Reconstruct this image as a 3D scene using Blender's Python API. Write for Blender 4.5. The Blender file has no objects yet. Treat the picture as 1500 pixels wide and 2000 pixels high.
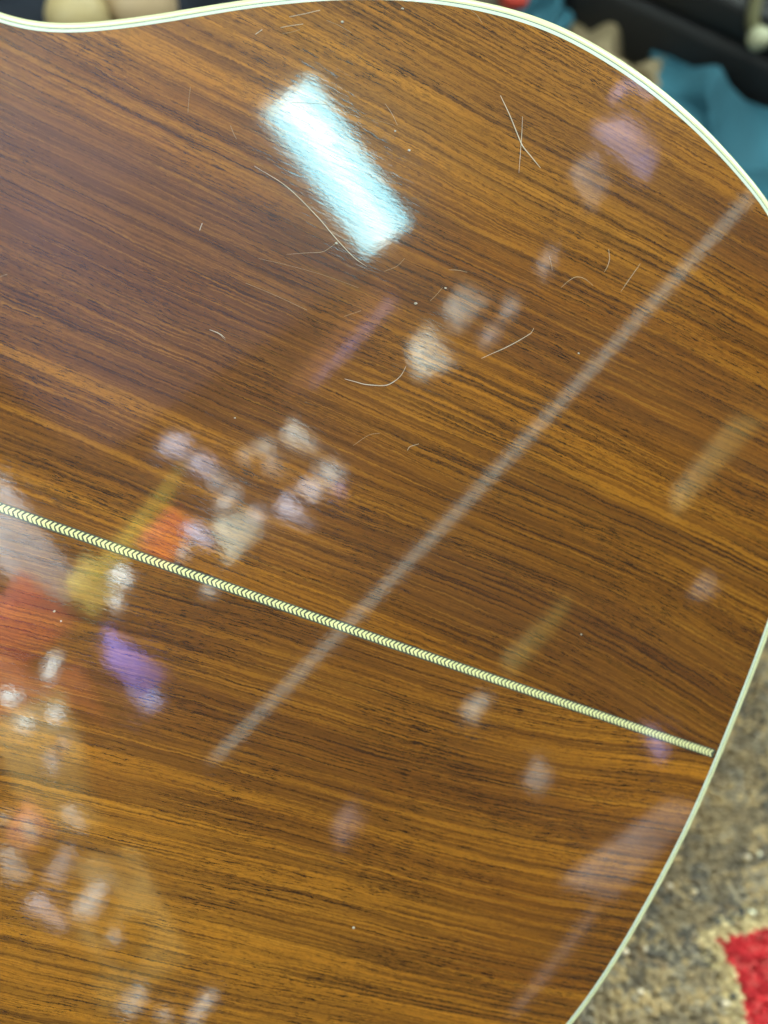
import bpy, bmesh, math, random
import numpy as np
from mathutils import Matrix, Vector
random.seed(7); rng = np.random.default_rng(7)
C = bpy.context.scene.collection
S = bpy.context.scene

# ---------------------------------------------------------------- frame of the place
# the photograph was taken with a lens of 1800 px (2000 px tall); the guitar back is a plane
# found from its outline: u runs along the centre seam (0 at the tail, negative to the neck), v across
FPX = 1800.0
def rot(rx, ry, rz):
    cx, sx = math.cos(rx), math.sin(rx); cy, sy = math.cos(ry), math.sin(ry); cz, sz = math.cos(rz), math.sin(rz)
    return np.array([[cz,-sz,0],[sz,cz,0],[0,0,1]]) @ np.array([[1,0,0],[0,cx,-sx],[0,sx,cx]]) @ np.array([[cy,0,sy],[0,1,0],[-sy,0,cy]])
GR = rot(0.0664390, -0.1993969, 0.3754855)
GT = np.array([0.1203938, 0.0878578, 0.3310980])
U, V, N = GR[:,0], GR[:,1], -GR[:,2]
TILT, RAISE = math.radians(32), math.radians(10)
UP = N*math.cos(TILT) - V*math.sin(TILT); UP /= np.linalg.norm(UP)
UP = UP*math.cos(RAISE) - U*math.sin(RAISE); UP /= np.linalg.norm(UP)
BODY = 0.122
low = min(((GR @ np.array([u,v,0]))/1000 + GT - N*BODY) @ UP for u, v in
          [(0,0),(-3,50),(-9,82),(-14,118),(-30,150),(-60,180),(-100,195),(-150,199),(-200,190),(0,-50)])
X = np.array([1.0,0,0]); X -= UP*(X@UP); X /= np.linalg.norm(X)
Y = np.cross(UP, X)
W = np.stack([X, Y, UP])                                   # camera frame -> world axes
def world(c): return Vector((W @ np.asarray(c, float) - np.array([0,0,low])).tolist())
def wdir(c): return Vector((W @ np.asarray(c, float)).tolist())

# ---------------------------------------------------------------- camera, world, lamps, exposure
cam = bpy.data.cameras.new('camera'); camo = bpy.data.objects.new('camera', cam); C.objects.link(camo)
m = Matrix.Identity(4)
for k, ax in enumerate((wdir((1,0,0)), wdir((0,-1,0)), wdir((0,0,-1)))):
    for r in range(3): m[r][k] = ax[r]
m.translation = world((0,0,0))
camo.matrix_world = m
cam.sensor_fit = 'VERTICAL'; cam.sensor_height = 24.0; cam.lens = FPX/2000*24.0
cam.clip_start = 0.01; cam.clip_end = 60
cam.dof.use_dof = True; cam.dof.focus_distance = 0.288; cam.dof.aperture_fstop = cam.lens/5.6
S.camera = camo
S.cycles.use_denoising = True
S.cycles.max_bounces = 8
wd = bpy.data.worlds.new('World'); S.world = wd; wd.use_nodes = True
wd.node_tree.nodes['Background'].inputs[0].default_value = (0.80,0.86,1.0,1)
wd.node_tree.nodes['Background'].inputs[1].default_value = 0.06
S.view_settings.view_transform = 'Standard'; S.view_settings.look = 'None'
S.view_settings.exposure = 0.0; S.view_settings.gamma = 1

# ---------------------------------------------------------------- geometry of the back, rays and mirror rays
DR, U0, H0 = 4.57, -0.2, 0.0028                            # arched back, about 15 ft radius
def dome(u, v): return H0 - ((u-U0)**2 + v*v)/(2*DR)       # height in metres above the plane
def gpt(u, v, h=0.0, arch=True):                           # guitar coordinates in mm -> world
    u, v, h = u/1000, v/1000, h/1000
    return world(GT + U*u + V*v + N*(h + (dome(u, v) if arch else 0)))
def ray(px): 
    d = np.array([(px[0]-750)/FPX, (px[1]-1000)/FPX, 1.0]); return d/np.linalg.norm(d)
def on_back(px):                                           # photo pixel -> guitar u, v (mm)
    d = ray(px); h = 0.0
    for _ in range(6):
        k = ((GT + N*h)@N)/(d@N); q = d*k - GT; u, v = q@U, q@V; h = dome(u, v)
    return u*1000, v*1000
def on_floor(px, h=0.0):
    d = ray(px); k = (low+h)/(d@UP); return world(d*k)
def mirror(px):
    d = ray(px); u, v = on_back(px); u /= 1000; v /= 1000
    w = GT + U*u + V*v + N*dome(u, v)
    n = N + U*(u-U0)/DR + V*v/DR; n /= np.linalg.norm(n)
    return w, d - 2*(d@n)*n

# ---------------------------------------------------------------- helpers
def mat(name):
    m = bpy.data.materials.new(name); m.use_nodes = True
    return m, m.node_tree.nodes, m.node_tree.links, m.node_tree.nodes['Principled BSDF']
def simple(name, col, rough=0.5, noise=0.0, scale=200.0, bump=0.0, **kw):
    m, nd, lk, b = mat(name)
    b.inputs['Base Color'].default_value = (*col, 1); b.inputs['Roughness'].default_value = rough
    for k, v in kw.items(): b.inputs[k.replace('_', ' ')].default_value = v
    if noise or bump:
        tc = nd.new('ShaderNodeTexCoord'); n = nd.new('ShaderNodeTexNoise'); n.inputs['Scale'].default_value = scale; n.inputs['Detail'].default_value = 4
        lk.new(tc.outputs['Object'], n.inputs['Vector'])
        if noise:
            mx = nd.new('ShaderNodeMix'); mx.data_type = 'RGBA'
            mx.inputs[6].default_value = (*[c*(1-noise) for c in col], 1); mx.inputs[7].default_value = (*[min(1, c*(1+noise)) for c in col], 1)
            lk.new(n.outputs['Fac'], mx.inputs[0]); lk.new(mx.outputs[2], b.inputs['Base Color'])
        if bump:
            bp = nd.new('ShaderNodeBump'); bp.inputs['Strength'].default_value = bump; bp.inputs['Distance'].default_value = 0.002
            lk.new(n.outputs['Fac'], bp.inputs['Height']); lk.new(bp.outputs[0], b.inputs['Normal'])
    return m
def link(name, me, m=None, parent=None, smooth=True):
    o = bpy.data.objects.new(name, me); C.objects.link(o)
    if m: me.materials.append(m)
    if smooth: me.polygons.foreach_set('use_smooth', [True]*len(me.polygons))
    if parent:
        o.parent = parent
        o.matrix_parent_inverse = Matrix.Identity(4) if parent.matrix_basis == Matrix.Identity(4) else parent.matrix_basis.inverted()
    return o
def mesh(name, verts, faces, m=None, parent=None, smooth=True):
    me = bpy.data.meshes.new(name); me.from_pydata([tuple(v) for v in verts], [], faces); me.update()
    return link(name, me, m, parent, smooth)
def from_bm(name, bm, m=None, parent=None, smooth=True):
    me = bpy.data.meshes.new(name); bm.to_mesh(me); bm.free()
    return link(name, me, m, parent, smooth)
def empty(name, loc):
    o = bpy.data.objects.new(name, None); C.objects.link(o); o.location = loc; o.empty_display_size = 0.02
    return o
def tag(o, label=None, cat=None, group=None, kind=None):
    if label: o['label'] = label
    if cat: o['category'] = cat
    if group: o['group'] = group
    if kind: o['kind'] = kind
    return o
def tube(name, pts, radii, m, parent=None, seg=8):
    pts = [Vector(p) for p in pts]; vs, fs = [], []
    for i, p in enumerate(pts):
        t = (pts[min(i+1, len(pts)-1)] - pts[max(i-1, 0)]).normalized()
        a = t.orthogonal().normalized() if i == 0 else (a - t*a.dot(t)).normalized()
        b = t.cross(a); r = radii[i] if hasattr(radii, '__len__') else radii
        for s in range(seg):
            q = 2*math.pi*s/seg; vs.append(p + a*math.cos(q)*r + b*math.sin(q)*r)
    for i in range(len(pts)-1):
        for s in range(seg):
            fs.append((i*seg+s, i*seg+(s+1)%seg, (i+1)*seg+(s+1)%seg, (i+1)*seg+s))
    fs += [tuple(range(seg))[::-1], tuple((len(pts)-1)*seg+s for s in range(seg))]
    return mesh(name, vs, fs, m, parent)
def crom(P, n):                                            # smooth curve through points
    P = np.asarray(P, float); out = []
    Q = np.vstack([2*P[0]-P[1], P, 2*P[-1]-P[-2]])
    for i in range(1, len(Q)-2):
        for t in np.linspace(0, 1, n, endpoint=False):
            out.append(0.5*((2*Q[i]) + (Q[i+1]-Q[i-1])*t + (2*Q[i-1]-5*Q[i]+4*Q[i+1]-Q[i+2])*t*t + (-Q[i-1]+3*Q[i]-3*Q[i+1]+Q[i+2])*t**3))
    out.append(Q[-2]); return np.array(out)
def rounded_box(name, c, ax, ay, az, m, parent=None, bevel=0.25, seg=3):   # half axes are vectors in world space
    bm = bmesh.new(); bmesh.ops.create_cube(bm, size=2)
    M = Matrix.Identity(4)
    for k, a in enumerate((ax, ay, az)):
        for r in range(3): M[r][k] = a[r]
    M.translation = c
    bmesh.ops.transform(bm, matrix=M, verts=bm.verts)
    bmesh.ops.recalc_face_normals(bm, faces=bm.faces)
    bmesh.ops.bevel(bm, geom=list(bm.edges), offset=bevel*min(Vector(a).length for a in (ax, ay, az)), segments=seg, profile=0.5, affect='EDGES')
    return from_bm(name, bm, m, parent)

# ---------------------------------------------------------------- wood
def rosewood(name, seed, purple=0.0, heart=(), uvname='grain'):
    m, nd, lk, b = mat(name)
    uv = nd.new('ShaderNodeUVMap'); uv.uv_map = uvname
    def mapping(sx, sy, off=0.0, src=None):
        n = nd.new('ShaderNodeVectorMath'); n.operation = 'MULTIPLY_ADD'
        n.inputs[1].default_value = (sx, sy, 1); n.inputs[2].default_value = (seed*3.7+off, seed*1.3+off*2.1, seed)
        lk.new(src or uv.outputs[0], n.inputs[0]); return n.outputs[0]
    def noise(sx, sy, detail=2, rough=0.5, off=0.0, src=None, dist=0.0):
        n = nd.new('ShaderNodeTexNoise'); n.inputs['Scale'].default_value = 1; n.inputs['Detail'].default_value = detail
        n.inputs['Roughness'].default_value = rough; n.inputs['Distortion'].default_value = dist
        lk.new(mapping(sx, sy, off, src), n.inputs['Vector']); return n.outputs['Fac']
    def math_(op, a, c, clamp=False):
        n = nd.new('ShaderNodeMath'); n.operation = op; n.use_clamp = clamp
        for i, x in enumerate((a, c)):
            if isinstance(x, (int, float)): n.inputs[i].default_value = x
            else: lk.new(x, n.inputs[i])
        return n.outputs[0]
    def ramp(fac, lo, hi, a=0.0, c=1.0):
        n = nd.new('ShaderNodeMapRange'); n.interpolation_type = 'SMOOTHSTEP'
        n.inputs[1].default_value = lo; n.inputs[2].default_value = hi; n.inputs[3].default_value = a; n.inputs[4].default_value = c
        lk.new(fac, n.inputs[0]); return n.outputs[0]
    def mix(fac, a, c, blend='MIX'):
        n = nd.new('ShaderNodeMix'); n.data_type = 'RGBA'; n.blend_type = blend
        for i, x in ((0, fac), (6, a), (7, c)):
            if isinstance(x, (int, float)): n.inputs[i].default_value = x
            elif isinstance(x, tuple): n.inputs[i].default_value = (*x, 1)
            else: lk.new(x, n.inputs[i])
        return n.outputs[2]
    # wandering of the grain: long waves and small ripples push the across coordinate
    w1 = math_('MULTIPLY', math_('SUBTRACT', noise(0.006, 0.016, 1, 0.5, 11), 0.5), 7.0)
    w2 = math_('MULTIPLY', math_('SUBTRACT', noise(0.07, 0.16, 2, 0.6, 5), 0.5), 1.5)
    w3 = math_('MULTIPLY', math_('SUBTRACT', noise(0.6, 1.1, 3, 0.7, 8), 0.5), 1.0)
    wsum = math_('ADD', math_('ADD', w1, w2), w3)
    cmb = nd.new('ShaderNodeCombineXYZ'); lk.new(wsum, cmb.inputs[1])
    add = nd.new('ShaderNodeVectorMath'); lk.new(uv.outputs[0], add.inputs[0]); lk.new(cmb.outputs[0], add.inputs[1])
    g = add.outputs[0]
    broad = noise(0.0030, 0.050, 1, 0.5, 1, g)
    band = noise(0.0048, 0.35, 1, 0.5, 2, g)
    line = noise(0.0095, 0.95, 2, 0.6, 3, g)
    line2 = noise(0.013, 1.65, 2, 0.6, 12, g)
    fine = noise(0.030, 2.6, 2, 0.6, 4, g)
    pore = noise(0.10, 2.2, 2, 0.6, 6, g)
    pore2 = noise(0.24, 4.4, 1, 0.5, 7, g)
    mott = noise(0.34, 0.80, 4, 0.70, 9, g)
    speck = noise(1.3, 2.4, 3, 0.7, 16, g)
    zone = noise(0.012, 0.035, 2, 0.5, 10)
    gold, brown, dark = (0.405, 0.150, 0.0140), (0.235, 0.079, 0.0092), (0.036, 0.0125, 0.0045)
    col = mix(ramp(broad, 0.34, 0.66), gold, brown)
    col = mix(math_('MULTIPLY', ramp(band, 0.42, 0.62), 0.66), col, (0.110, 0.038, 0.0085))
    col = mix(math_('MULTIPLY', ramp(band, 0.46, 0.28), 0.40), col, (0.48, 0.198, 0.020))
    su = nd.new('ShaderNodeSeparateXYZ'); lk.new(uv.outputs[0], su.inputs[0])
    def hump(sock, lo0, lo1, hi1, hi0): return math_('MULTIPLY', ramp(sock, lo0, lo1), ramp(sock, hi0, hi1))
    wob = math_('ADD', su.outputs[1], math_('MULTIPLY', math_('SUBTRACT', noise(0.012, 0.03, 2, 0.5, 21), 0.5), 40.0))
    for (a0, a1, a2, a3), (b0, b1, b2, b3), amt, c_ in heart:
        col = mix(math_('MULTIPLY', math_('MULTIPLY', hump(wob, a0, a1, a2, a3), hump(su.outputs[0], b0, b1, b2, b3)), amt), col, c_)
    dens = ramp(zone, 0.36, 0.62, 0.45, 1.0)
    ln = math_('MULTIPLY', math_('MULTIPLY', ramp(line, 0.50, 0.62), dens), ramp(mott, 0.30, 0.56, 0.55, 1.0))
    col = mix(math_('MULTIPLY', ln, 0.85), col, dark)
    ln2 = math_('MULTIPLY', ramp(line2, 0.52, 0.66), ramp(mott, 0.34, 0.60, 0.2, 0.72))
    col = mix(ln2, col, (0.060, 0.0200, 0.0060))
    col = mix(math_('MULTIPLY', ramp(line2, 0.46, 0.30), 0.32), col, (0.54, 0.235, 0.030))
    col = mix(math_('MULTIPLY', ramp(fine, 0.50, 0.70), 0.55), col, (0.070, 0.0240, 0.0070))
    col = mix(math_('MULTIPLY', ramp(fine, 0.46, 0.26), 0.22), col, (0.52, 0.23, 0.035))
    col = mix(math_('MULTIPLY', ramp(mott, 0.50, 0.70), 0.45), col, (0.105, 0.0390, 0.0110))
    col = mix(math_('MULTIPLY', ramp(speck, 0.52, 0.72), 0.28), col, (0.095, 0.0340, 0.0100))
    pz = ramp(noise(0.02, 0.05, 2, 0.5, 18), 0.38, 0.62, 0.12, 1.0)
    col = mix(math_('MULTIPLY', ramp(pore, 0.575, 0.64), math_('MULTIPLY', pz, 0.90)), col, (0.022, 0.0085, 0.0040))
    col = mix(math_('MULTIPLY', ramp(pore2, 0.60, 0.68), math_('MULTIPLY', pz, 0.75)), col, (0.032, 0.0125, 0.0055))
    if purple:                                             # plum-brown heartwood streaks
        pz2 = math_('MULTIPLY', ramp(noise(0.003, 0.040, 1, 0.5, 14, g), 0.46, 0.64), purple)
        col = mix(pz2, col, (0.090, 0.034, 0.020))
    col = mix(1.0, col, (0.86, 0.87, 0.73), 'MULTIPLY')    # amber tint of the lacquer
    lk.new(col, b.inputs['Base Color'])
    b.inputs['Roughness'].default_value = 0.27
    b.inputs['Specular IOR Level'].default_value = 0.30
    # lacquer: glossy, telegraphing the pores below
    b.inputs['Coat Weight'].default_value = 1.0; b.inputs['Coat Roughness'].default_value = 0.035; b.inputs['Coat IOR'].default_value = 1.75
    ripple = noise(0.17, 0.95, 2, 0.5, 15, g)
    peel = noise(0.45, 0.70, 2, 0.5, 19)
    h = math_('ADD', math_('ADD', math_('MULTIPLY', ripple, 0.65), math_('MULTIPLY', peel, 1.35)), math_('MULTIPLY', ramp(pore, 0.58, 0.70), -0.30))
    bp = nd.new('ShaderNodeBump'); bp.inputs['Strength'].default_value = 1.0; bp.inputs['Distance'].default_value = 0.0000045
    lk.new(h, bp.inputs['Height']); lk.new(bp.outputs[0], b.inputs['Coat Normal'])
    return m
M_upper = rosewood('rosewood_treble', 1.0, 0.25, [((2,14,52,95), (-190,-110,40,60), 0.62, (0.105,0.036,0.0080)),
                                                    ((24,48,100,130), (-420,-330,-200,-130), 0.66, (0.095,0.033,0.0165)), ((120,150,200,230), (-500,-400,-120,-60), 0.35, (0.40,0.175,0.030))])
M_lower = rosewood('rosewood_bass', 2.0, 0.0, [((-30,-10,35,75), (-330,-250,-90,-30), 0.50, (0.125,0.043,0.0095)), ((60,90,150,190), (-300,-220,-120,-40), 0.35, (0.47,0.195,0.022))])
M_side = simple('rosewood_side', (0.085,0.033,0.012), 0.3, 0.4, 60, Coat_Weight=1.0)
M_cream = simple('cream_binding', (0.62,0.63,0.37), 0.28, 0.05, 90, Coat_Weight=1.0, Coat_Roughness=0.05)
M_ivory = simple('white_binding', (0.56,0.63,0.53), 0.28, 0.04, 90, Coat_Weight=1.0, Coat_Roughness=0.05)
M_teal = simple('dark_purfling', (0.05,0.12,0.12), 0.35, Coat_Weight=1.0)
M_bed = simple('backstrip_bed', (0.042,0.050,0.040), 0.35, 0.2, 500, Coat_Weight=1.0, Coat_Roughness=0.05)
M_chev = simple('backstrip_cream', (0.72,0.70,0.36), 0.35, 0.16, 900, Coat_Weight=1.0, Coat_Roughness=0.06)

# ---------------------------------------------------------------- outline of the back (inner edge of the binding), mm
top_px = [(0,56),(100,67),(200,62),(300,47),(400,31),(500,11),(586,0),(839,0),(980,27),(1060,57),(1123,83),(1230,147),(1333,227),(1413,310),(1463,370),(1500,413)]
top = [on_back(p) for p in top_px]
tail = [on_back(p) for p in [(1500,1220),(1450,1345),(1400,1474)]]
lowp = [on_back(p) for p in [(1355,1577),(1311.5,1675),(1217,1837),(1126,2000)]]
neckside = [(-500,-29),(-501,-55),(-492,-96),(-470,-125),(-440,-141),(-408,-145),(-375,-142),(-345,-136),(-322,-131.5)]
half_top = neckside + top[:6] + [(-214,-181.8)] + top[7:] + [(-50,-171.5),(-36,-155.5),(-22,-134),(-11,-106),(-4.5,-76)] + tail
low_side = lowp + [(-27,150),(-48,171),(-74,186),(-106,195.5),(-140,198.6),(-172,196),(-205,186.5),(-242,167),(-272,147),(-300,133),(-322,131.5),(-345,136),(-375,142),(-408,145),(-440,141),(-470,125),(-492,96),(-501,55),(-500,29)]
outline = crom(half_top + low_side, 14)
for _ in range(3):                                         # fair the curve
    pad = np.vstack([np.repeat(outline[:1], 10, 0), outline, np.repeat(outline[-1:], 10, 0)])
    outline = np.stack([np.convolve(pad[:,k], np.ones(21)/21, 'valid') for k in (0, 1)], 1)
i_tail = int(np.argmin(np.abs(outline[:,1]) + (outline[:,0] < -100)*999))
def band_width(u, v):                                      # the binding shows wider where its rounded shoulder faces the camera
    w = 2.4
    if v < 0: w += 1.0*math.exp(-((u+120)/75.0)**2) + 0.3*math.exp(-((u+290)/60.0)**2)
    return w
tang = np.gradient(outline, axis=0); tang /= np.linalg.norm(tang, axis=1)[:,None]
nrm = np.stack([-tang[:,1], tang[:,0]], 1)
cent = np.array([-250.0, 0.0])
if np.sum((outline-cent)*nrm) < 0: nrm = -nrm
wid = np.array([band_width(*q) for q in outline])

# ---------------------------------------------------------------- the guitar
guitar = empty('acoustic_guitar', gpt(0, 0, -BODY*1000, False))
tag(guitar, 'acoustic guitar lying face down, glossy rosewood back with cream binding and herringbone centre strip', 'guitar')
def plate(name, side, m):
    # rows run along u; each row spans from the centre seam to the outline
    us = np.concatenate([np.linspace(-500, -30, 236), np.linspace(-28, 1.1, 44)])
    o = outline[outline[:,1]*side >= 0]
    o = o[np.argsort(o[:,0], kind='stable')]
    vs, fs, uvs = [], [], []
    nv = 90
    # half width by u, taking the envelope of the outline on this side
    def half(u):
        oo = outline + nrm*(wid*0.5)[:,None]; q = oo[:i_tail+1] if side < 0 else oo[i_tail:][::-1]
        k = np.where((q[:-1,0]-u)*(q[1:,0]-u) <= 0)[0]
        if len(k) == 0: return 0.0
        best = 0
        for j in k:
            d = q[j+1,0]-q[j,0]; f = 0.5 if abs(d) < 1e-9 else (u-q[j,0])/d
            best = max(best, abs(q[j,1] + f*(q[j+1,1]-q[j,1])))
        return best
    for u in us:
        hw = max(half(u), 0.5)
        for k in range(nv+1):
            s = k/nv; v = side*hw*s
            vs.append(gpt(u, v))
            bend = 11*math.exp(-((u-8)/55.0)**2)*math.exp(-(abs(v)/60.0)**1.5)
            uvs.append((u, abs(v) + bend + 0.03*u))
    for r in range(len(us)-1):
        for k in range(nv):
            a = r*(nv+1)+k; q = (a, a+1, a+nv+2, a+nv+1)
            fs.append(q if side < 0 else q[::-1])
    ob = mesh(name, vs, fs, m, guitar)
    L = ob.data.uv_layers.new(name='grain')
    idx = np.empty(len(ob.data.loops), int); ob.data.loops.foreach_get('vertex_index', idx)
    L.data.foreach_set('uv', np.array(uvs)[idx].astype(np.float32).ravel())
    n = ob.data.polygons[0].normal
    if n.dot(wdir(N)) < 0: ob.data.flip_normals()
    return ob
upper = plate('back_plate', -1, M_upper)
lower = plate('back_plate', 1, M_lower)
lower['label'] = 'lower half of the rosewood back, below the centre strip'
upper['label'] = 'upper half of the rosewood back, above the centre strip'

def ribbon(name, f0, f1, m, lift=0.12, crown=0.0):         # band along the outline between two fractions of the binding width
    k = 5; vs, fs = [], []
    for i in range(len(outline)):
        for j in range(k):
            s = j/(k-1); f = f0 + (f1-f0)*s
            q = outline[i] + nrm[i]*(wid[i]*f)
            edge = max(0.0, f-0.45)/0.55
            vs.append(gpt(q[0], q[1], lift + crown*math.sin(math.pi*s) - 0.5*edge**2))
    for i in range(len(outline)-1):
        for j in range(k-1):
            a = i*k+j; fs.append((a, a+1, a+k+1, a+k))
    ob = mesh(name, vs, fs, m, guitar)
    if ob.data.polygons[len(fs)//2].normal.dot(wdir(N)) < 0: ob.data.flip_normals()
    return ob
ribbon('binding_strip', -0.03, 0.30, M_ivory, 0.10)['label'] = 'thin white inner binding strip'
ribbon('purfling_line', 0.30, 0.37, M_teal, 0.06)
ribbon('binding_strip', 0.37, 1.0, M_cream, 0.10, 0.08)['label'] = 'cream outer binding strip'
# outer face of the binding and the rosewood rim below it, then the spruce top hidden underneath
def wall(name, h0, h1, m, rows=3):
    vs, fs = [], []
    n = len(outline)
    for i in range(n):
        q = outline[i] + nrm[i]*wid[i]
        top_ = dome(q[0]/1000, q[1]/1000)*1000
        for r in range(rows):
            h = h0 + (h1-h0)*r/(rows-1)
            vs.append(gpt(q[0], q[1], top_+h, False))
    for i in range(n-1):
        for r in range(rows-1):
            a = i*rows+r; fs.append((a, a+1, a+rows+1, a+rows))
    return mesh(name, vs, fs, m, guitar)
wall('binding_edge', -0.38, -6.5, M_cream)
wall('side_rim', -6.5, -BODY*1000+2, M_side)
tv = [gpt(*(q + nn*w), -BODY*1000, False) for q, nn, w in zip(outline[::4], nrm[::4], wid[::4])]
mesh('soundboard', tv, [tuple(range(len(tv)))], simple('spruce', (0.5,0.36,0.18), 0.35, 0.2, 90), guitar, False)

# centre strip: dark bed with one cream chevron after another
bed = []
us = np.linspace(-500, -1.2, 120); bf = []
for u in us:
    for v in (-1.62, -0.6, 0.6, 1.62): bed.append(gpt(u, v, 0.05))
for i in range(len(us)-1):
    for j in range(3): bf.append((i*4+j, i*4+j+1, i*4+j+5, i*4+j+4))
strip = mesh('centre_strip', bed, bf, M_bed, guitar)
if strip.data.polygons[0].normal.dot(wdir(N)) < 0: strip.data.flip_normals()
PER = 1.43
def chev_geo(u0, th=0.80, jit=0.0):
    up = [(0.0,0.0),(0.38+jit,-0.65),(0.80+jit,-1.22)]; dn = [(0.0,0.0),(0.42,0.62),(0.90-jit,1.18)]
    vs, fs = [], []
    for arm in (up, dn):
        b0 = len(vs)
        for k, (du, v) in enumerate(arm):
            tt = th*(1.22 if k == 0 else 1.0 if k == 1 else 0.86)
            for e in (-0.5, 0.5):
                vs.append((u0+du+e*tt, v, 0.14)); vs.append((u0+du+e*tt, v, 0.03))
        for k in range(2):
            a = b0+k*4
            fs += [(a, a+2, a+6, a+4), (a, a+4, a+5, a+1), (a+2, a+3, a+7, a+6)]
        a = b0+8; fs.append((a, a+1, a+3, a+2))
    return vs, fs
nch = int(306/PER)
for i in range(nch):
    u0 = -3.2 - i*PER + random.uniform(-.04, .04)
    vs, fs = chev_geo(u0, 0.82*random.uniform(.93,1.07), random.uniform(-.06,.06))
    mesh('herringbone_chevron', [gpt(*q) for q in vs], fs, M_chev, strip, False)
vs, fs = [], []
while u0 > -497:
    u0 -= PER; a, b_ = chev_geo(u0); n0 = len(vs); vs += [gpt(*q) for q in a]; fs += [tuple(x+n0 for x in f) for f in b_]
mesh('herringbone_run', vs, fs, M_chev, strip, False)['kind'] = 'stuff'

# neck, heel and headstock run out of the picture beyond the upper bout
nk = []
M_neck = simple('mahogany_neck', (0.12,0.045,0.018), 0.3, 0.3, 60, Coat_Weight=1.0)
vs, fs = [], []
st = [(-498,30,-22,-100),(-506,27,-30,-100),(-516,25,-52,-100),(-530,24,-74,-100),(-560,24,-81,-101),(-700,23,-82,-101),(-850,22,-83,-101),(-868,22,-85,-101),(-880,30,-86,-102),(-900,35,-86,-102),(-1045,38,-79,-95),(-1050,30,-79,-95)]
for u, hw, ht, hb in st:
    for k in range(9):
        q = math.pi*k/8; vs.append(gpt(u, -hw*math.cos(q), hb + (ht-hb)*math.sin(q)**0.7 if 0 < k < 8 else hb, False))
for i in range(len(st)-1):
    for k in range(8): fs.append((i*9+k, i*9+k+1, i*9+k+10, i*9+k+9))
    fs.append((i*9, i*9+9, i*9+17, i*9+8))
fs += [tuple(range(9)), tuple((len(st)-1)*9+k for k in range(9))[::-1]]
mesh('neck', vs, fs, M_neck, guitar)
M_chrome = simple('chrome', (0.7,0.7,0.7), 0.15, Metallic=1.0)
for u in (-915,-955,-1000):
    for s in (-1, 1):
        tube('tuning_peg', [gpt(u, s*30, -80, False), gpt(u, s*44, -82, False), gpt(u, s*48, -83, False), gpt(u, s*60, -83, False)], [0.004,0.004,0.008,0.007], M_chrome, guitar)

# scratches in the lacquer
M_scr = simple('scratched_lacquer', (0.50,0.45,0.37), 0.5)
M_scr2 = simple('faint_scratch', (0.28,0.19,0.10), 0.5)
def surf_line(pts, wob=0.0, lift=0.12):
    q = crom(pts, 5); return [gpt(*on_back(p), lift) for p in q]
for pts, r, m_ in [([(505,505),(570,520),(640,540),(700,562)],.05,M_scr2), ([(480,553),(540,578),(600,606)],.06,M_scr2),
        ([(450,245),(455,258),(462,272)],.06,M_scr2), ([(565,33),(595,27),(625,20)],.07,M_scr), ([(548,54),(570,50),(592,47)],.07,M_scr),
        ([(552,66),(568,63),(586,58)],.06,M_scr2), ([(499,67),(505,63),(512,58)],.08,M_scr), ([(638,40),(662,50),(686,64)],.07,M_scr2),
        ([(372,170),(369,195),(367,220)],.05,M_scr2), ([(840,588),(852,576),(864,562)],.06,M_scr2), ([(672,618),(690,612),(705,607)],.06,M_scr2),
        ([(395,436),(392,444),(390,450)],.09,M_scr), ([(0,541),(6,538),(14,536)],.09,M_scr2), ([(920,20),(932,30),(942,46)],.06,M_scr2),
        ([(570,200),(640,205),(700,225),(770,245)],.04,M_scr2), ([(750,530),(775,520),(790,505)],.05,M_scr2), ([(690,870),(720,850),(742,846)],.05,M_scr2)]:
    tube('scratch', surf_line(pts, lift=0.05), r/1000, m_, upper, 5)

# ---------------------------------------------------------------- hairs and specks lying on the lacquer
M_hair = simple('pale_hair', (0.54,0.48,0.38), 0.4)
M_hairf = simple('fine_hair', (0.38,0.30,0.20), 0.45)
def hair(pts, r, label, m=M_hair):
    P = surf_line(pts, lift=0.25); n = len(P)
    o = tube('stray_hair', P, [r/1000*(0.35+0.65*math.sin(math.pi*min(1, max(0, (i+1)/(n+1))))) for i in range(n)], m, None, 6)
    tag(o, label, 'hair', 'stray hairs on the guitar back')
hair([(497,325),(560,365),(620,424),(655,465),(690,502),(716,521)], .12, 'long pale hair curving down the left side of the bright lamp reflection')
hair([(977,187),(995,225),(1010,262),(1020,285),(1036,305),(1055,328)], .145, 'thicker pale hair of the crossed pair near the upper right')
hair([(1020,228),(1019,255),(1017,285),(1015,312),(1013,338)], .085, 'thinner hair of the crossed pair, running nearly straight down')
hair([(673,740),(695,746),(715,751),(750,753),(768,746),(783,733),(793,715)], .115, 'hooked pale hair shaped like a smile, above the herringbone strip')
hair([(940,700),(962,690),(985,680),(1010,667),(1030,655),(1037,650),(1042,641)], .10, 'straight pale hair with a bent tip left of the long white streak')
hair([(1188,487),(1190,505),(1186,520),(1180,531)], .10, 'short upright curved hair near the top of the white streak', M_hairf)
hair([(1250,515),(1238,532),(1224,552),(1212,570)], .09, 'short faint slanted hair beside the white streak', M_hairf)
hair([(1095,562),(1110,549),(1125,541),(1142,545),(1158,558)], .085, 'faint arched hair below the upright one', M_hairf)
hair([(808,893),(795,880),(801,872),(818,867)][1:], .09, 'tiny pale hair in the middle of the back above the strip', M_hairf)
hair([(409,644),(420,648),(432,654),(440,661)], .10, 'small pale hair lying alone on the left part of the back')
hair([(424,648),(432,656),(441,665)], .06, 'tiny fine hair crossing the small pale hair on the left', M_hairf)
hair([(560,497),(600,494),(630,492),(652,478),(660,470)], .06, 'fine kinked hair below the left side of the lamp reflection', M_hairf)
hair([(876,527),(895,528),(912,532)], .07, 'short fine hair right below the lamp reflection', M_hairf)
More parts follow.
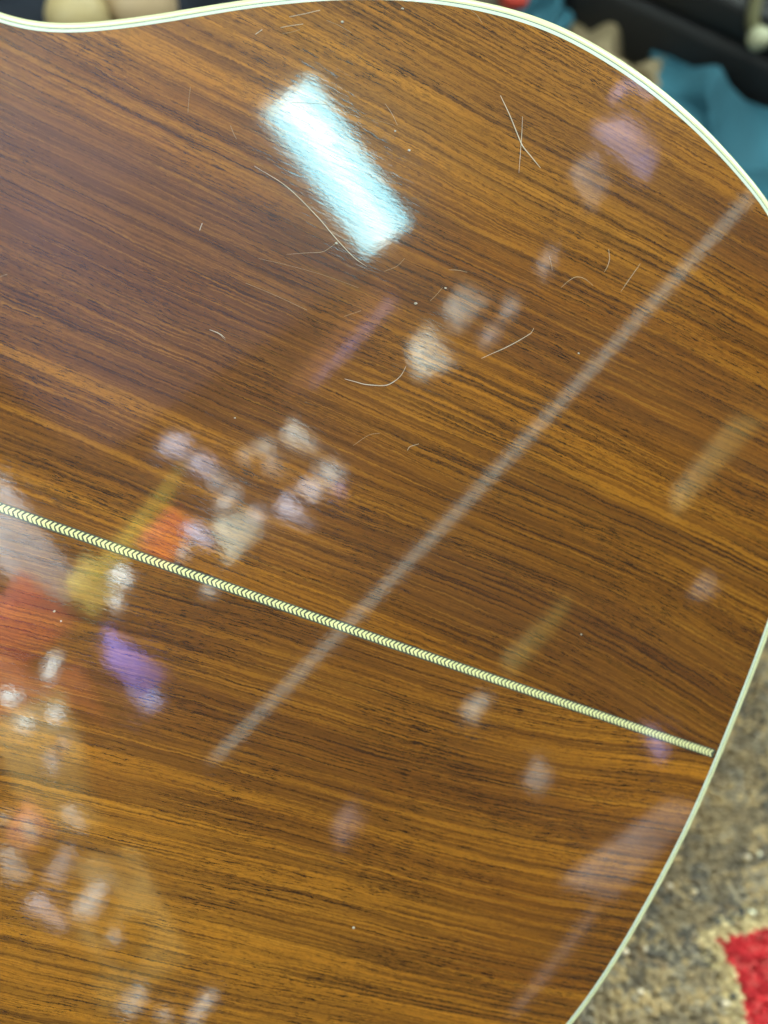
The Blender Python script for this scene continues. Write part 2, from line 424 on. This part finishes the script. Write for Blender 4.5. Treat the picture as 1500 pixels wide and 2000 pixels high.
hair([(1072,500),(1076,515),(1078,528)], .06, 'very short fine hair left of the arched one', M_hairf)
hair([(752,203),(765,222),(776,245)], .05, 'fine bent hair right of the upper end of the lamp reflection', M_hairf)
M_speck = simple('dust', (0.46,0.44,0.38), 0.6)
def speck(px, r, label):
    bm = bmesh.new(); bmesh.ops.create_icosphere(bm, subdivisions=1, radius=1)
    for v in bm.verts: v.co *= random.uniform(.6, 1.25)
    r *= 0.75; c = gpt(*on_back(px), r*0.5); M = Matrix.Translation(c) @ Matrix.Diagonal((r/1000*1.3, r/1000, r/1000*0.8, 1))
    bmesh.ops.transform(bm, matrix=M, verts=bm.verts)
    tag(from_bm('dust_speck', bm, M_speck), label, 'dust speck', 'dust specks on the guitar back')
for px, r, l in [((812,593),.55,'white speck below the bright lamp reflection beside a fine scratch'),((870,563),.45,'white fleck right of the speck below the lamp reflection'),
                 ((772,256),.42,'white fleck right of the bright lamp reflection'),((799,294),.5,'larger pale fleck further right of the lamp reflection'),
                 ((690,1811),.55,'lone white dust dot on the lower half of the back'),((106,1194),.5,'pale speck below the left end of the herringbone strip'),
                 ((119,1213),.38,'tiny speck just under the pale speck by the left end of the strip'),((1135,1239),.35,'tiny dot above the right part of the herringbone strip'),
                 ((669,43),.62,'white fleck among the scratches at the top edge'),((786,17),.45,'pale fleck close to the top binding'),((459,816),.40,'tiny white dot above the herringbone strip at left'),
                 ((657,475),.5,'pale fleck on the kinked hair left of the lamp reflection'),((1130,690),.32,'tiny dot left of the white streak')]:
    speck(px, r, l)

# ---------------------------------------------------------------- floor and carpet
gc = on_floor((1300,1700)); 
m_floor, nd, lk, b = mat('floor_carpet')
tc = nd.new('ShaderNodeTexCoord'); vn = nd.new('ShaderNodeTexVoronoi'); vn.inputs['Scale'].default_value = 170
lk.new(tc.outputs['Object'], vn.inputs['Vector'])
cr = nd.new('ShaderNodeValToRGB'); e = cr.color_ramp.elements
e[0].color = (0.035,0.033,0.030,1); e[1].color = (0.22,0.17,0.10,1)
for p, c in ((0.35,(0.09,0.082,0.066,1)),(0.7,(0.15,0.125,0.085,1))): q = e.new(p); q.color = c
sp = nd.new('ShaderNodeSeparateColor'); lk.new(vn.outputs['Color'], sp.inputs[0]); lk.new(sp.outputs[0], cr.inputs[0]); lk.new(cr.outputs[0], b.inputs['Base Color'])
b.inputs['Roughness'].default_value = 0.95
fl = mesh('floor', [(-3,-3,0),(3,-3,0),(3,3,0),(-3,3,0)], [(0,1,2,3)], m_floor, None, False); tag(fl, kind='structure')
# pile of the carpet that shows: one soft tuft per stitch, dyed by the pattern
red_px = [(1408,1838),(1560,1800),(1620,2100),(1478,2080),(1462,1950)]
red = [on_floor(p, 0.012) for p in red_px]
def inside(x, y, poly):
    c = False; j = len(poly)-1
    for i in range(len(poly)):
        if (poly[i].y > y) != (poly[j].y > y) and x < (poly[j].x-poly[i].x)*(y-poly[i].y)/(poly[j].y-poly[i].y)+poly[i].x: c = not c
        j = i
    return c
def dist_poly(x, y, poly):
    best = 9
    for i in range(len(poly)):
        a, b2 = poly[i-1], poly[i]; dx, dy = b2.x-a.x, b2.y-a.y
        t = max(0, min(1, ((x-a.x)*dx+(y-a.y)*dy)/(dx*dx+dy*dy))); best = min(best, math.hypot(x-a.x-t*dx, y-a.y-t*dy))
    return best
pal = [(0.20,0.165,0.105),(0.15,0.125,0.085),(0.105,0.092,0.070),(0.055,0.052,0.048),(0.26,0.21,0.125),(0.17,0.16,0.135),(0.05,0.055,0.062),(0.125,0.098,0.068)]
corners = [on_floor(p) for p in [(1040,2080),(1600,1100),(1650,2150)]]
x0, x1 = min(c.x for c in corners)-.02, max(c.x for c in corners)+.02
y0, y1 = min(c.y for c in corners)-.02, max(c.y for c in corners)+.02
SP = 0.0025; tvs, tfs, tcol = [], [], []
ny, nx = int((y1-y0)/SP), int((x1-x0)/SP)
cl = rng.random((ny//3+3, nx//3+3))
for iy in range(ny):
    for ix in range(nx):
        x = x0+(ix+random.uniform(.1,.9))*SP; y = y0+(iy+random.uniform(.1,.9))*SP
        dd = dist_poly(x, y, red)
        if inside(x, y, red): c = random.choice([(0.25,0.011,0.018),(0.29,0.017,0.024),(0.21,0.007,0.013),(0.27,0.036,0.040)])
        elif dd < 0.0095+random.uniform(-.006,.004): c = random.choice([(0.25,0.22,0.135),(0.31,0.275,0.18),(0.19,0.16,0.10)])
        else:
            k = cl[iy//4, ix//4]
            c = pal[int(min(.999, max(0, k*0.78+random.random()*0.22))*len(pal))]
            if random.random() < .012: c = (0.55,0.52,0.46)
        r = SP*random.uniform(.75,1.0); hgt = random.uniform(.009,.0115); n0 = len(tvs)
        lx, ly = random.uniform(-.0015,.0015), random.uniform(-.0015,.0015)
        for rr, zz in ((1.0,0.0),(0.95,0.6),(0.5,0.92)):
            for s in range(6):
                q = math.pi/3*s + zz; tvs.append((x+lx*zz+r*rr*math.cos(q), y+ly*zz+r*rr*math.sin(q), 0.001+hgt*zz))
        tvs.append((x+lx, y+ly, 0.001+hgt))
        for k2 in range(2):
            for s in range(6): tfs.append((n0+k2*6+s, n0+k2*6+(s+1)%6, n0+k2*6+6+(s+1)%6, n0+k2*6+6+s))
        for s in range(6): tfs.append((n0+12+s, n0+12+(s+1)%6, n0+18))
        c = tuple(.74*x+.26*y for x, y in zip(c, (0.135,0.112,0.078))) if dd > .0115 and not inside(x, y, red) else c
        v_ = 2.0*random.uniform(.82,1.15); tcol += [(min(.9,c[0]*v_), min(.9,c[1]*v_*.90), min(.9,c[2]*v_*.76), 1)]*19
mt, nd, lk, b = mat('carpet_pile'); b.inputs['Roughness'].default_value = 0.95
at = nd.new('ShaderNodeAttribute'); at.attribute_name = 'dye'; lk.new(at.outputs['Color'], b.inputs['Base Color'])
pile = mesh('carpet_pile', tvs, tfs, mt); ca = pile.data.color_attributes.new('dye', 'FLOAT_COLOR', 'POINT')
ca.data.foreach_set('color', np.array(tcol, np.float32).ravel())
tag(pile, 'speckled grey and beige carpet with a red motif edged in cream', None, None, 'stuff')

# ---------------------------------------------------------------- things lying beyond the upper edge
def cloth(name, px_poly, h, m, label, cat, folds=3, nn=46):   # rumpled cloth spread over the floor between four photo corners
    a, b2, c, d = [on_floor(p, h) for p in px_poly]; vs, fs = [], []
    ph = random.uniform(0, 6)
    for j in range(nn+1):
        for i in range(nn+1):
            s, t = i/nn, j/nn
            p = (a*(1-s)+b2*s)*(1-t) + (d*(1-s)+c*s)*t
            z = 0.012*math.sin(folds*6.3*s+2.5*t+ph) + 0.008*math.sin(11*t+7*s+ph*2) + 0.004*math.sin(25*s-9*t)
            edge = min(s, 1-s, t, 1-t); z *= min(1, edge*6); 
            wob = 0.006*math.sin(17*t+ph)+0.005*math.sin(13*s)
            vs.append((p.x+wob, p.y+wob*.6, max(0.006, p.z+z)))
    for j in range(nn):
        for i in range(nn): k = j*(nn+1)+i; fs.append((k, k+1, k+nn+2, k+nn+1))
    o = mesh(name, vs, fs, m)
    md = o.modifiers.new('thickness', 'SOLIDIFY'); md.thickness = 0.004; md.offset = 1
    return tag(o, label, cat)
M_tealc = simple('teal_cotton', (0.020,0.105,0.150), 0.9, 0.85, 9, 0.15)
M_navy = simple('navy_cotton', (0.006,0.010,0.020), 0.9, 0.4, 30, 0.1)
M_tan = simple('tan_cotton', (0.24,0.185,0.105), 0.9, 0.35, 18, 0.1)
cloth('teal_cloth', [(1285,95),(1760,330),(1700,700),(1285,300)], 0.030, M_tealc, 'rumpled teal cloth on the floor beyond the upper right edge of the guitar', 'cloth', 2)
cloth('navy_cloth', [(-160,-140),(640,-160),(620,140),(-160,160)], 0.02, M_navy, 'dark navy cloth on the floor beyond the upper left edge of the guitar', 'cloth', 2)
cloth('tan_cloth', [(1090,-30),(1310,0),(1310,260),(1050,130)], 0.022, M_tan, 'beige cloth on the floor between the red pouch and the teal cloth', 'cloth', 2)
cloth('teal_cloth', [(980,-90),(1110,-90),(1100,80),(1010,70)], 0.034, M_tealc, 'small teal scrap of cloth beside the red pouch at the top edge', 'cloth', 1, 20)
def blob(name, px, rpx, h, m, label, cat, sq=1.0):
    c = on_floor(px, h); dist = (c - world((0,0,0))).length; r = rpx/FPX*dist
    bm = bmesh.new(); bmesh.ops.create_uvsphere(bm, u_segments=24, v_segments=16, radius=1)
    for v in bm.verts: v.co.z *= sq; v.co *= 1+0.05*math.sin(3*v.co.x+2*v.co.y)
    bmesh.ops.transform(bm, matrix=Matrix.Translation((c.x, c.y, max(c.z, r*sq))) @ Matrix.Scale(r, 4), verts=bm.verts)
    return tag(from_bm(name, bm, m), label, cat)
M_knob = simple('pale_wood_knob', (0.44,0.34,0.17), 0.5, 0.15, 40)
blob('wooden_knob', (152,32), 52, 0.05, M_knob, 'tan wooden knob on the navy cloth, the left one behind the top binding', 'knob')
blob('wooden_knob', (276,8), 60, 0.05, simple('pinkish_wood_knob', (0.42,0.30,0.18), 0.5, 0.15, 40), 'pinkish tan wooden knob on the navy cloth, the right one behind the top binding', 'knob')
blob('red_pouch', (1003,-8), 26, 0.06, simple('red_cloth', (0.50,0.045,0.03), 0.8, 0.2, 60), 'small red pouch peeking over the top binding', 'pouch', 0.8)
# black case with a brass latch, lying on the floor at the upper right
A, B2 = on_floor((1120,-50), .06), on_floor((1600,175), .06)
ax = (B2-A)/2; ax.z = 0; back = Vector((ax.y, -ax.x, 0)).normalized()
if back.dot(on_floor((1400,-300), .06)-A) < 0: back = -back
case = empty('instrument_case', (A+B2)/2 + back*0.16 - Vector((0,0,.06)))
tag(case, 'black instrument case with a dull brass latch lying beyond the teal cloth', 'case')
M_case = simple('black_tolex', (0.0065,0.0070,0.0080), 0.62, 0.5, 300, 0.3)
mid = (A+B2)/2 + back*0.16
rounded_box('case_shell', Vector((mid.x, mid.y, 0.033)), ax*1.05, back*0.155, Vector((0,0,0.028)), M_case, case, 0.4, 4)
rounded_box('case_lid', Vector((mid.x, mid.y, 0.077)), ax*1.05, back*0.155, Vector((0,0,0.0145)), M_case, case, 0.5, 4)
M_brass = simple('dull_brass', (0.20,0.19,0.10), 0.35, 0.2, 80, Metallic=0.6)
l0 = on_floor((1478,-10), .095); l1 = on_floor((1470,40), .095); l2 = on_floor((1482,75), .095); l3 = on_floor((1510,68), .095)
tube('latch', crom([l0,l1,l2,l3], 6).tolist(), 0.0052, M_brass, case, 10)
kb = bmesh.new(); bmesh.ops.create_uvsphere(kb, u_segments=16, v_segments=10, radius=0.0085)
bmesh.ops.transform(kb, matrix=Matrix.Translation(l2), verts=kb.verts); from_bm('latch_knob', kb, simple('pale_brass', (0.36,0.36,0.24), 0.4), case)

# ---------------------------------------------------------------- what the lacquer mirrors: lamps and things high in the room
CENTER = world(GT + U*-0.2)
def mirrored(px, dist):
    w, o = mirror(px); return world(w + o*dist), wdir(o)
def panel_frame(px, a, bx, dist):                          # centre and half axes of a thing seen at px in the lacquer
    c, o = mirrored(px, dist)
    ca, oa = mirrored((px[0]+a[0], px[1]+a[1]), dist); cb, ob = mirrored((px[0]+bx[0], px[1]+bx[1]), dist)
    va = ca-c; vb = cb-c; va -= o*va.dot(o); vb -= o*vb.dot(o)
    L = vb.length; vb -= va*(vb.dot(va)/va.length_squared); vb = vb.normalized()*L
    return c, va, vb, o
def lens(name, edge, core, c, across, halfw):               # diffuser that is brighter over its tube
    m, nd, lk, b = mat(name); nd.remove(b)
    ge = nd.new('ShaderNodeNewGeometry'); sub = nd.new('ShaderNodeVectorMath'); sub.operation = 'SUBTRACT'; sub.inputs[1].default_value = c
    dt = nd.new('ShaderNodeVectorMath'); dt.operation = 'DOT_PRODUCT'; dt.inputs[1].default_value = across.normalized()/halfw
    ab = nd.new('ShaderNodeMath'); ab.operation = 'ABSOLUTE'; mr = nd.new('ShaderNodeMapRange'); mr.interpolation_type = 'SMOOTHSTEP'
    mr.inputs[1].default_value = 0.60; mr.inputs[2].default_value = 0.0
    mx = nd.new('ShaderNodeMix'); mx.data_type = 'RGBA'; mx.inputs[6].default_value = (*edge, 1); mx.inputs[7].default_value = (*core, 1)
    e_ = nd.new('ShaderNodeEmission')
    lk.new(ge.outputs['Position'], sub.inputs[0]); lk.new(sub.outputs[0], dt.inputs[0]); lk.new(dt.outputs['Value'], ab.inputs[0]); lk.new(ab.outputs[0], mr.inputs[0])
    lk.new(mr.outputs[0], mx.inputs[0]); lk.new(mx.outputs[2], e_.inputs[0]); lk.new(e_.outputs[0], nd['Material Output'].inputs[0])
    return m
def emit(name, col, strength, axis=None):
    m, nd, lk, b = mat(name)
    nd.remove(b); e_ = nd.new('ShaderNodeEmission'); e_.inputs[0].default_value = (*col, 1); e_.inputs[1].default_value = strength
    lk.new(e_.outputs[0], nd['Material Output'].inputs[0]); return m
M_frame = simple('white_enamel', (0.75,0.76,0.76), 0.4)
def troffer(c, va, vb, o, mdiff, mtube, label):
    t = empty('ceiling_lamp', c); tag(t, label, 'ceiling lamp', 'ceiling panel lamps')
    n = -o
    rounded_box('diffuser', c, va*0.95, vb*0.95, o*0.004, mdiff, t, 0.3, 1)
    # brighter lens over the tube, running along the middle
    L = va if va.length > vb.length else vb; Sx = vb if L is va else va
    if mtube: rounded_box('glow_tube', c + n*0.022, L*0.86, Sx.normalized()*0.022, n*0.016, mtube, t, 0.9, 3)
    for s in (-1, 1):
        rounded_box('frame', c + va*s*0.975, va.normalized()*0.012, vb, o*0.02, M_frame, t, 0.3, 1)
        rounded_box('frame', c + vb*s*0.975, va*0.95, vb.normalized()*0.012, o*0.02, M_frame, t, 0.3, 1)
    rounded_box('housing', c + o*0.04, va, vb, o*0.03, M_frame, t, 0.2, 1)
    return t
c, va, vb, o = panel_frame((663,330), (102,150), (50,-44), 2.1)
M_lens = lens('lamp_lens', (4.8,11.6,13.2), (11.0,15.5,15.8), c, vb, vb.length)
troffer(c, va, vb, o, M_lens, None, 'bright ceiling panel lamp mirrored as a white parallelogram in the upper back')
# unseen panel lamps added to brighten the guitar, over and beside the photographer
M_diff2 = emit('added_diffuser', (0.84,0.98,0.88), 14.5)
M_tube2 = emit('added_tube', (0.90,1.0,0.93), 19.0)
def lamp(dirc, dist, label, size=(0.60,0.30)):
    d = wdir(dirc); d.normalize(); c = CENTER + d*dist
    a = d.orthogonal().normalized()
    troffer(c, a*size[0], d.cross(a)*size[1], d, M_diff2, M_tube2, label)
lamp(N*0.75 - U*0.75 + V*0.35, 2.1, 'added panel lamp over the neck side, out of the picture')
lamp(N*0.75 - U*0.15 - V*0.95, 2.2, 'added panel lamp beyond the upper edge, out of the picture')
lamp(N*0.75 + U*0.75 - V*1.5, 1.9, 'added panel lamp beyond the upper right edge, out of the picture')
lamp(N*0.9 - U*0.55 - V*0.55, 2.4, 'added panel lamp behind the photographer, out of the picture')
# wares hung high on the far side of the room, lit by added spots; the camera meets them only in the lacquer
def ware(name, px, a, bx, col, label, cat, dist=1.4, rough=0.6, depth=0.012, bev=0.35):
    c, va, vb, o = panel_frame(px, a, bx, dist)
    key = 'print_%d_%d_%d' % tuple(int(x*10)*10 for x in col) if name == 'glint_card' else 'print_%d_%d_%d' % tuple(int(x*100) for x in col)
    m = bpy.data.materials.get(key) or simple(key, tuple(x*0.8 for x in col), rough, 0.95, 38)
    bb = rounded_box(name, c, va, vb, o*max(depth, 0.3*min(va.length, vb.length)), m, None, 0.16, 2)
    k = [random.uniform(-.32, .32) for _ in range(4)]; la, lb = va.length_squared, vb.length_squared
    for v in bb.data.vertices:                             # crumpled, no two corners alike
        d = v.co - c; a_, b_ = d.dot(va)/la, d.dot(vb)/lb
        v.co += va*(k[0]*b_*.7 + k[1]*a_*b_) + vb*(k[2]*a_*.7 + k[3]*a_*b_)
    return tag(bb, label, cat, 'wares mirrored in the lacquer')
WHITE, GREY, LILAC, BLUE = (.80,.80,.78), (.40,.41,.42), (.40,.36,.62), (.20,.19,.80)
for it in [
 ('paper_strip', (250,1066), (94,-98), (19,17), (.30,.23,.03), 'yellow strip mirrored across the left part of the herringbone strip', 'strip'),
 ('yellow_packet', (185,1140), (30,34), (34,-30), (.26,.20,.04), 'yellow packet mirrored just below the herringbone strip at left', 'packet'),
 ('orange_packet', (330,1046), (34,-36), (28,24), (.48,.07,.015), 'orange packet mirrored above the herringbone strip next to the yellow strip', 'packet'),
 ('white_patch', (352,1068), (14,12), (12,-11), WHITE, 'small white card mirrored on the orange packet', 'card'),
 ('lilac_card', (392,1046), (24,20), (9,-9), (.50,.48,.72), 'lilac card mirrored right of the orange packet', 'card'),
 ('grey_card', (465,1040), (34,-24), (28,22), (.42,.44,.38), 'large greyish card mirrored right of the lilac card', 'card'),
 ('grey_card', (430,935), (18,-14), (14,12), (.36,.36,.38), 'grey card mirrored highest left in the cluster above the strip', 'card'),
 ('white_patch', (590,862), (30,26), (13,-12), (.52,.50,.46), 'slanted whitish card mirrored at the top of the cluster above the strip', 'card'),
 ('white_patch', (645,920), (18,20), (16,-12), (.72,.70,.66), 'white card mirrored rightmost in the cluster above the strip', 'card'),
 ('lilac_card', (612,955), (15,14), (14,-10), (.62,.58,.78), 'lilac card mirrored beside the rightmost white one', 'card'),
 ('blue_card', (664,955), (12,10), (7,-6), (.35,.32,.75), 'tiny violet card mirrored below the rightmost white one', 'card'),
 ('lilac_card', (572,1005), (24,26), (13,-14), (.55,.52,.68), 'lilac card mirrored in the lower right of the cluster', 'card'),
 ('grey_card', (540,910), (16,14), (12,-10), GREY, 'dim grey card mirrored in the middle of the cluster', 'card'),
 ('grey_card', (450,975), (20,-22), (11,10), GREY, 'dim grey card mirrored above the large greyish one', 'card'),
 ('violet_bag', (255,1300), (46,44), (22,-20), (.10,.09,.42), 'violet bag mirrored below the herringbone strip, left of the white streak', 'bag'),
 ('blue_bag', (287,1360), (20,24), (15,-12), (.26,.34,1.0), 'bright blue bag mirrored under the violet one', 'bag'),
 ('grey_board', (55,1085), (80,86), (40,-36), (.36,.35,.38), 'grey board mirrored at the left edge below the strip', 'board', 1.6),
 ('red_banner', (50,1215), (50,44), (60,-36), (.34,.035,.035), 'dark red banner mirrored at the left edge', 'banner', 1.55),
 ('orange_banner', (85,1370), (70,110), (85,-50), (.33,.06,.018), 'orange red banner mirrored at the left edge under the dark red one', 'banner', 1.6),
 ('orange_banner', (178,1500), (36,80), (20,-10), (.55,.09,.02), 'narrow orange banner mirrored right of the beige bag', 'banner', 1.55),
 ('beige_bag', (95,1500), (50,120), (70,-26), (.32,.22,.08), 'beige bag mirrored at the left edge over the orange banner', 'bag', 1.5),
 ('beige_bag', (240,1800), (50,130), (80,-30), (.32,.22,.08), 'big beige bag mirrored at the lower left', 'bag', 1.5),
 ('red_ball', (60,1622), (30,24), (24,-28), (.85,.22,.16), 'red ball shaped packet mirrored at the lower left edge', 'packet', 1.45),
 ('white_patch', (58,1622), (12,18), (11,-8), (.9,.85,.85), 'small white highlight card mirrored on the red packet', 'card'),  # highlights among the mirrored things, built as pale cards here and below
 ('white_patch', (101,1303), (11,-24), (9,5), (.85,.85,.83), 'narrow white highlight card mirrored on the orange banner', 'card'),
 ('white_patch', (112,1468), (16,-28), (13,8), (.95,.95,.9), 'bright white highlight card mirrored on the upper beige bag', 'card'),
 ('white_patch', (180,1758), (17,-34), (18,10), (.95,.93,.86), 'bright white highlight card mirrored on the big beige bag', 'card'),
 ('white_patch', (145,1600), (14,22), (9,-6), (.60,.60,.58), 'slim pale highlight card mirrored between the two beige bags', 'card'),
 ('grey_card', (25,1690), (14,30), (18,-8), (.55,.54,.55), 'grey highlight card mirrored under the red packet', 'card'),
 ('grey_card', (122,1690), (20,-34), (14,8), (.42,.40,.44), 'dim grey card mirrored right of the red packet', 'card'),
 ('lilac_card', (95,1785), (34,30), (12,-10), (.56,.52,.62), 'lilac card mirrored left of the big beige bag', 'card'),
 ('white_patch', (262,1958), (20,-22), (15,12), (.66,.65,.62), 'pale highlight card mirrored near the lower left corner', 'card'),
 ('white_rod', (392,1972), (24,-32), (9,7), (.72,.72,.68), 'pale rod mirrored at the bottom edge', 'rod'),
 ('lilac_box', (1234,282), (46,42), (24,-22), (.42,.37,.95), 'dusty lilac box mirrored near the upper right binding', 'box'),
 ('blue_card', (1262,316), (14,11), (10,-9), (.26,.30,.98), 'bright blue card mirrored on the end of the lilac box', 'card', 1.31),
 ('grey_card', (1152,352), (26,30), (22,-18), (.34,.31,.33), 'grey card mirrored left of the lilac box', 'card'),
 ('lilac_card', (1160,318), (10,10), (10,-9), (.50,.45,.62), 'little lilac card mirrored between the grey card and the lilac box', 'card'),
 ('grey_card', (905,598), (30,-22), (22,18), (.52,.50,.46), 'grey card mirrored right under the bright lamp', 'card'),
 ('grey_card', (836,690), (28,-20), (30,26), (.55,.54,.48), 'larger grey card mirrored above the hooked hair', 'card'),
 ('white_tag', (997,603), (11,-18), (10,6), (.80,.84,1.0), 'bluish white tag mirrored right of the two grey cards', 'tag'),
 ('grey_tag', (958,655), (14,-18), (10,8), (.40,.36,.36), 'dim tag mirrored below the bluish white one', 'tag'),
 ('grey_tag', (1070,510), (14,-26), (11,7), (.38,.34,.34), 'dim tag mirrored above the bluish white one', 'tag'),
 ('white_tag', (930,1380), (17,-22), (14,9), (.50,.50,.46), 'pale tag mirrored just under the middle of the herringbone strip', 'tag'),
 ('grey_tag', (1052,1518), (17,-20), (18,14), (.36,.36,.36), 'grey tag mirrored below the right part of the herringbone strip', 'tag'),
 ('grey_tag', (1378,1150), (17,-16), (14,12), (.36,.33,.34), 'grey tag mirrored near the tail above the strip', 'tag'),
 ('violet_tag', (1283,1448), (16,30), (13,-7), (.34,.30,.78), 'violet tag mirrored across the strip near the tail', 'tag'),
 ('pink_tag', (680,1610), (26,-22), (20,16), (.17,.12,.14), 'dim pinkish tag mirrored in the middle of the lower half', 'tag'),
 ('ochre_strip', (1050,1245), (58,-62), (14,12), (.22,.165,.04), 'dim ochre strip mirrored above the strip near the tail', 'strip'),
 ('ochre_strip', (1388,903), (78,-84), (17,15), (.20,.145,.045), 'dim ochre strip mirrored near the right edge', 'strip'),
 ('pink_bar', (1243,1655), (92,-92), (30,26), (.25,.21,.22), 'wide pale bar mirrored in the lower right corner of the back', 'bar'),
 ('thin_bar', (1085,1880), (80,-100), (7,5), (.28,.24,.26), 'thin pale bar mirrored under the wide one at lower right', 'bar'),
 ('lilac_bar', (697,664), (70,-76), (6,5), (.24,.20,.40), 'thin lilac bar mirrored above the hooked hair', 'bar'),
 ('haze_gap_bar', (672,660), (96,-104), (15,13), (.11,.03,.01), 'added dull orange bar for the haze-free band beside the thin lilac one', 'bar', 1.45),  # added bar, stands in for the band the haze leaves clear
]:
    ware(*it)
for it in [((240,1128), (16,14), (.85,.85,.80), 'small white glint card mirrored just under the strip on the yellow packet'),
           ((228,1176), (11,10), (.70,.66,.74), 'small lilac white glint card mirrored under the yellow packet'),
           ((110,1398), (8,14), (.85,.82,.78), 'small white glint card mirrored above the bright white card at lower left'),
           ((22,1362), (16,10), (.80,.78,.70), 'small cream glint card mirrored at the left edge on the orange banner'),
           ((48,1415), (14,9), (.70,.68,.60), 'small cream glint card mirrored at the top of the upper beige bag'),
           ((8,1600), (8,9), (.90,.90,.88), 'tiny white glint card mirrored at the very left edge beside the red packet'),
           ((226,1832), (10,8), (.70,.70,.72), 'small pale glint card mirrored on the middle of the big beige bag'),
           ((322,1984), (12,10), (.62,.60,.58), 'small pale glint card mirrored left of the pale rod at the bottom edge'),
           ((520,872), (16,9), (.42,.38,.33), 'small brownish glint card mirrored at the upper left of the cluster'),
           ((505,1008), (11,10), (.52,.50,.55), 'small grey glint card mirrored low in the cluster above the strip'),
           ((412,1152), (10,8), (.66,.62,.52), 'small cream glint card mirrored touching the lower edge of the strip'),
           ((398,908), (22,9), (.38,.36,.46), 'small lilac grey glint card mirrored left of the cluster'),
           ((345,870), (26,9), (.34,.32,.42), 'small lilac grey glint card mirrored far left of the cluster'),
           ((480,890), (9,9), (.40,.36,.30), 'tiny brownish glint card mirrored between the lilac grey card and the slanted whitish one')]:
    p, a_, col, lab = it
    ware('glint_card', p, a_, (a_[1]*.8, -a_[0]*.8), col, lab, 'card', 1.34)  # glints in the lacquer, built as little added cards
# violet hook over the lilac box
tag(tube('hook', [mirrored(p, 1.4)[0] for p in crom([(1203,196),(1210,178),(1224,166),(1242,162),(1260,170),(1274,188)], 5)], 0.0075, simple('violet_plastic', (.60,.55,1.0), 0.5), None, 8),
    'violet hook mirrored over the lilac box near the upper right binding', 'hook', 'wares mirrored in the lacquer')
# lilac ceiling board behind the bright lamp
c, va, vb, o = panel_frame((100,172), (380,-255), (380,570), 2.7)
tag(rounded_box('ceiling_board', c, va, vb, o*0.01, simple('lilac_board', (.19,.165,.26), 0.8, 0.6, 2.5), None, 0.3, 1), 'lilac grey ceiling board mirrored as a veil over the left of the back', 'board')
# slim white rail, no lamp; its glow is added to brighten the streak
p0, p1 = mirrored((1464,384), 1.5)[0], mirrored((422,1478), 1.5)[0]
bat = empty('glowing_rail', (p0+p1)/2); tag(bat, 'slim white rail with an added glow, mirrored as the long pale streak across the back', 'glowing rail')
tube('glow_tube', [p0, p0*.75+p1*.25, (p0+p1)/2, p0*.25+p1*.75, p1], 0.0074, emit('rail_glow', (0.78,1.0,0.92), 3.0), bat, 12)
for q, s in ((p0, 1), (p1, -1)):
    d = (p1-p0).normalized()*s
    tube('end_cap', [q-d*0.02, q-d*0.001], 0.0095, simple('grey_plastic', (.12,.12,.12), 0.5), bat, 12)
# unseen spots added to brighten the wares and the ceiling board
for k, (aim, dist, ang, energy) in enumerate([((330,1250), 1.5, 78, 650), ((1200,350), 1.4, 50, 950), ((1150,1500), 1.5, 60, 500), ((350,480), 2.7, 50, 470)]):
    sp = bpy.data.lights.new('added_spot', 'SPOT'); spo = bpy.data.objects.new('added_spot', sp); C.objects.link(spo)
    target = mirrored(aim, dist)[0]
    spo.location = CENTER + wdir(N*0.85 - U*0.9)*1.0 + wdir(V)*(0.1*k)
    spo.rotation_euler = (target - spo.location).to_track_quat('-Z', 'Y').to_euler()
    sp.energy = energy; sp.spot_size = math.radians(ang); sp.spot_blend = 0.4; sp.shadow_soft_size = 0.04; sp.color = (0.86,1.0,0.98)
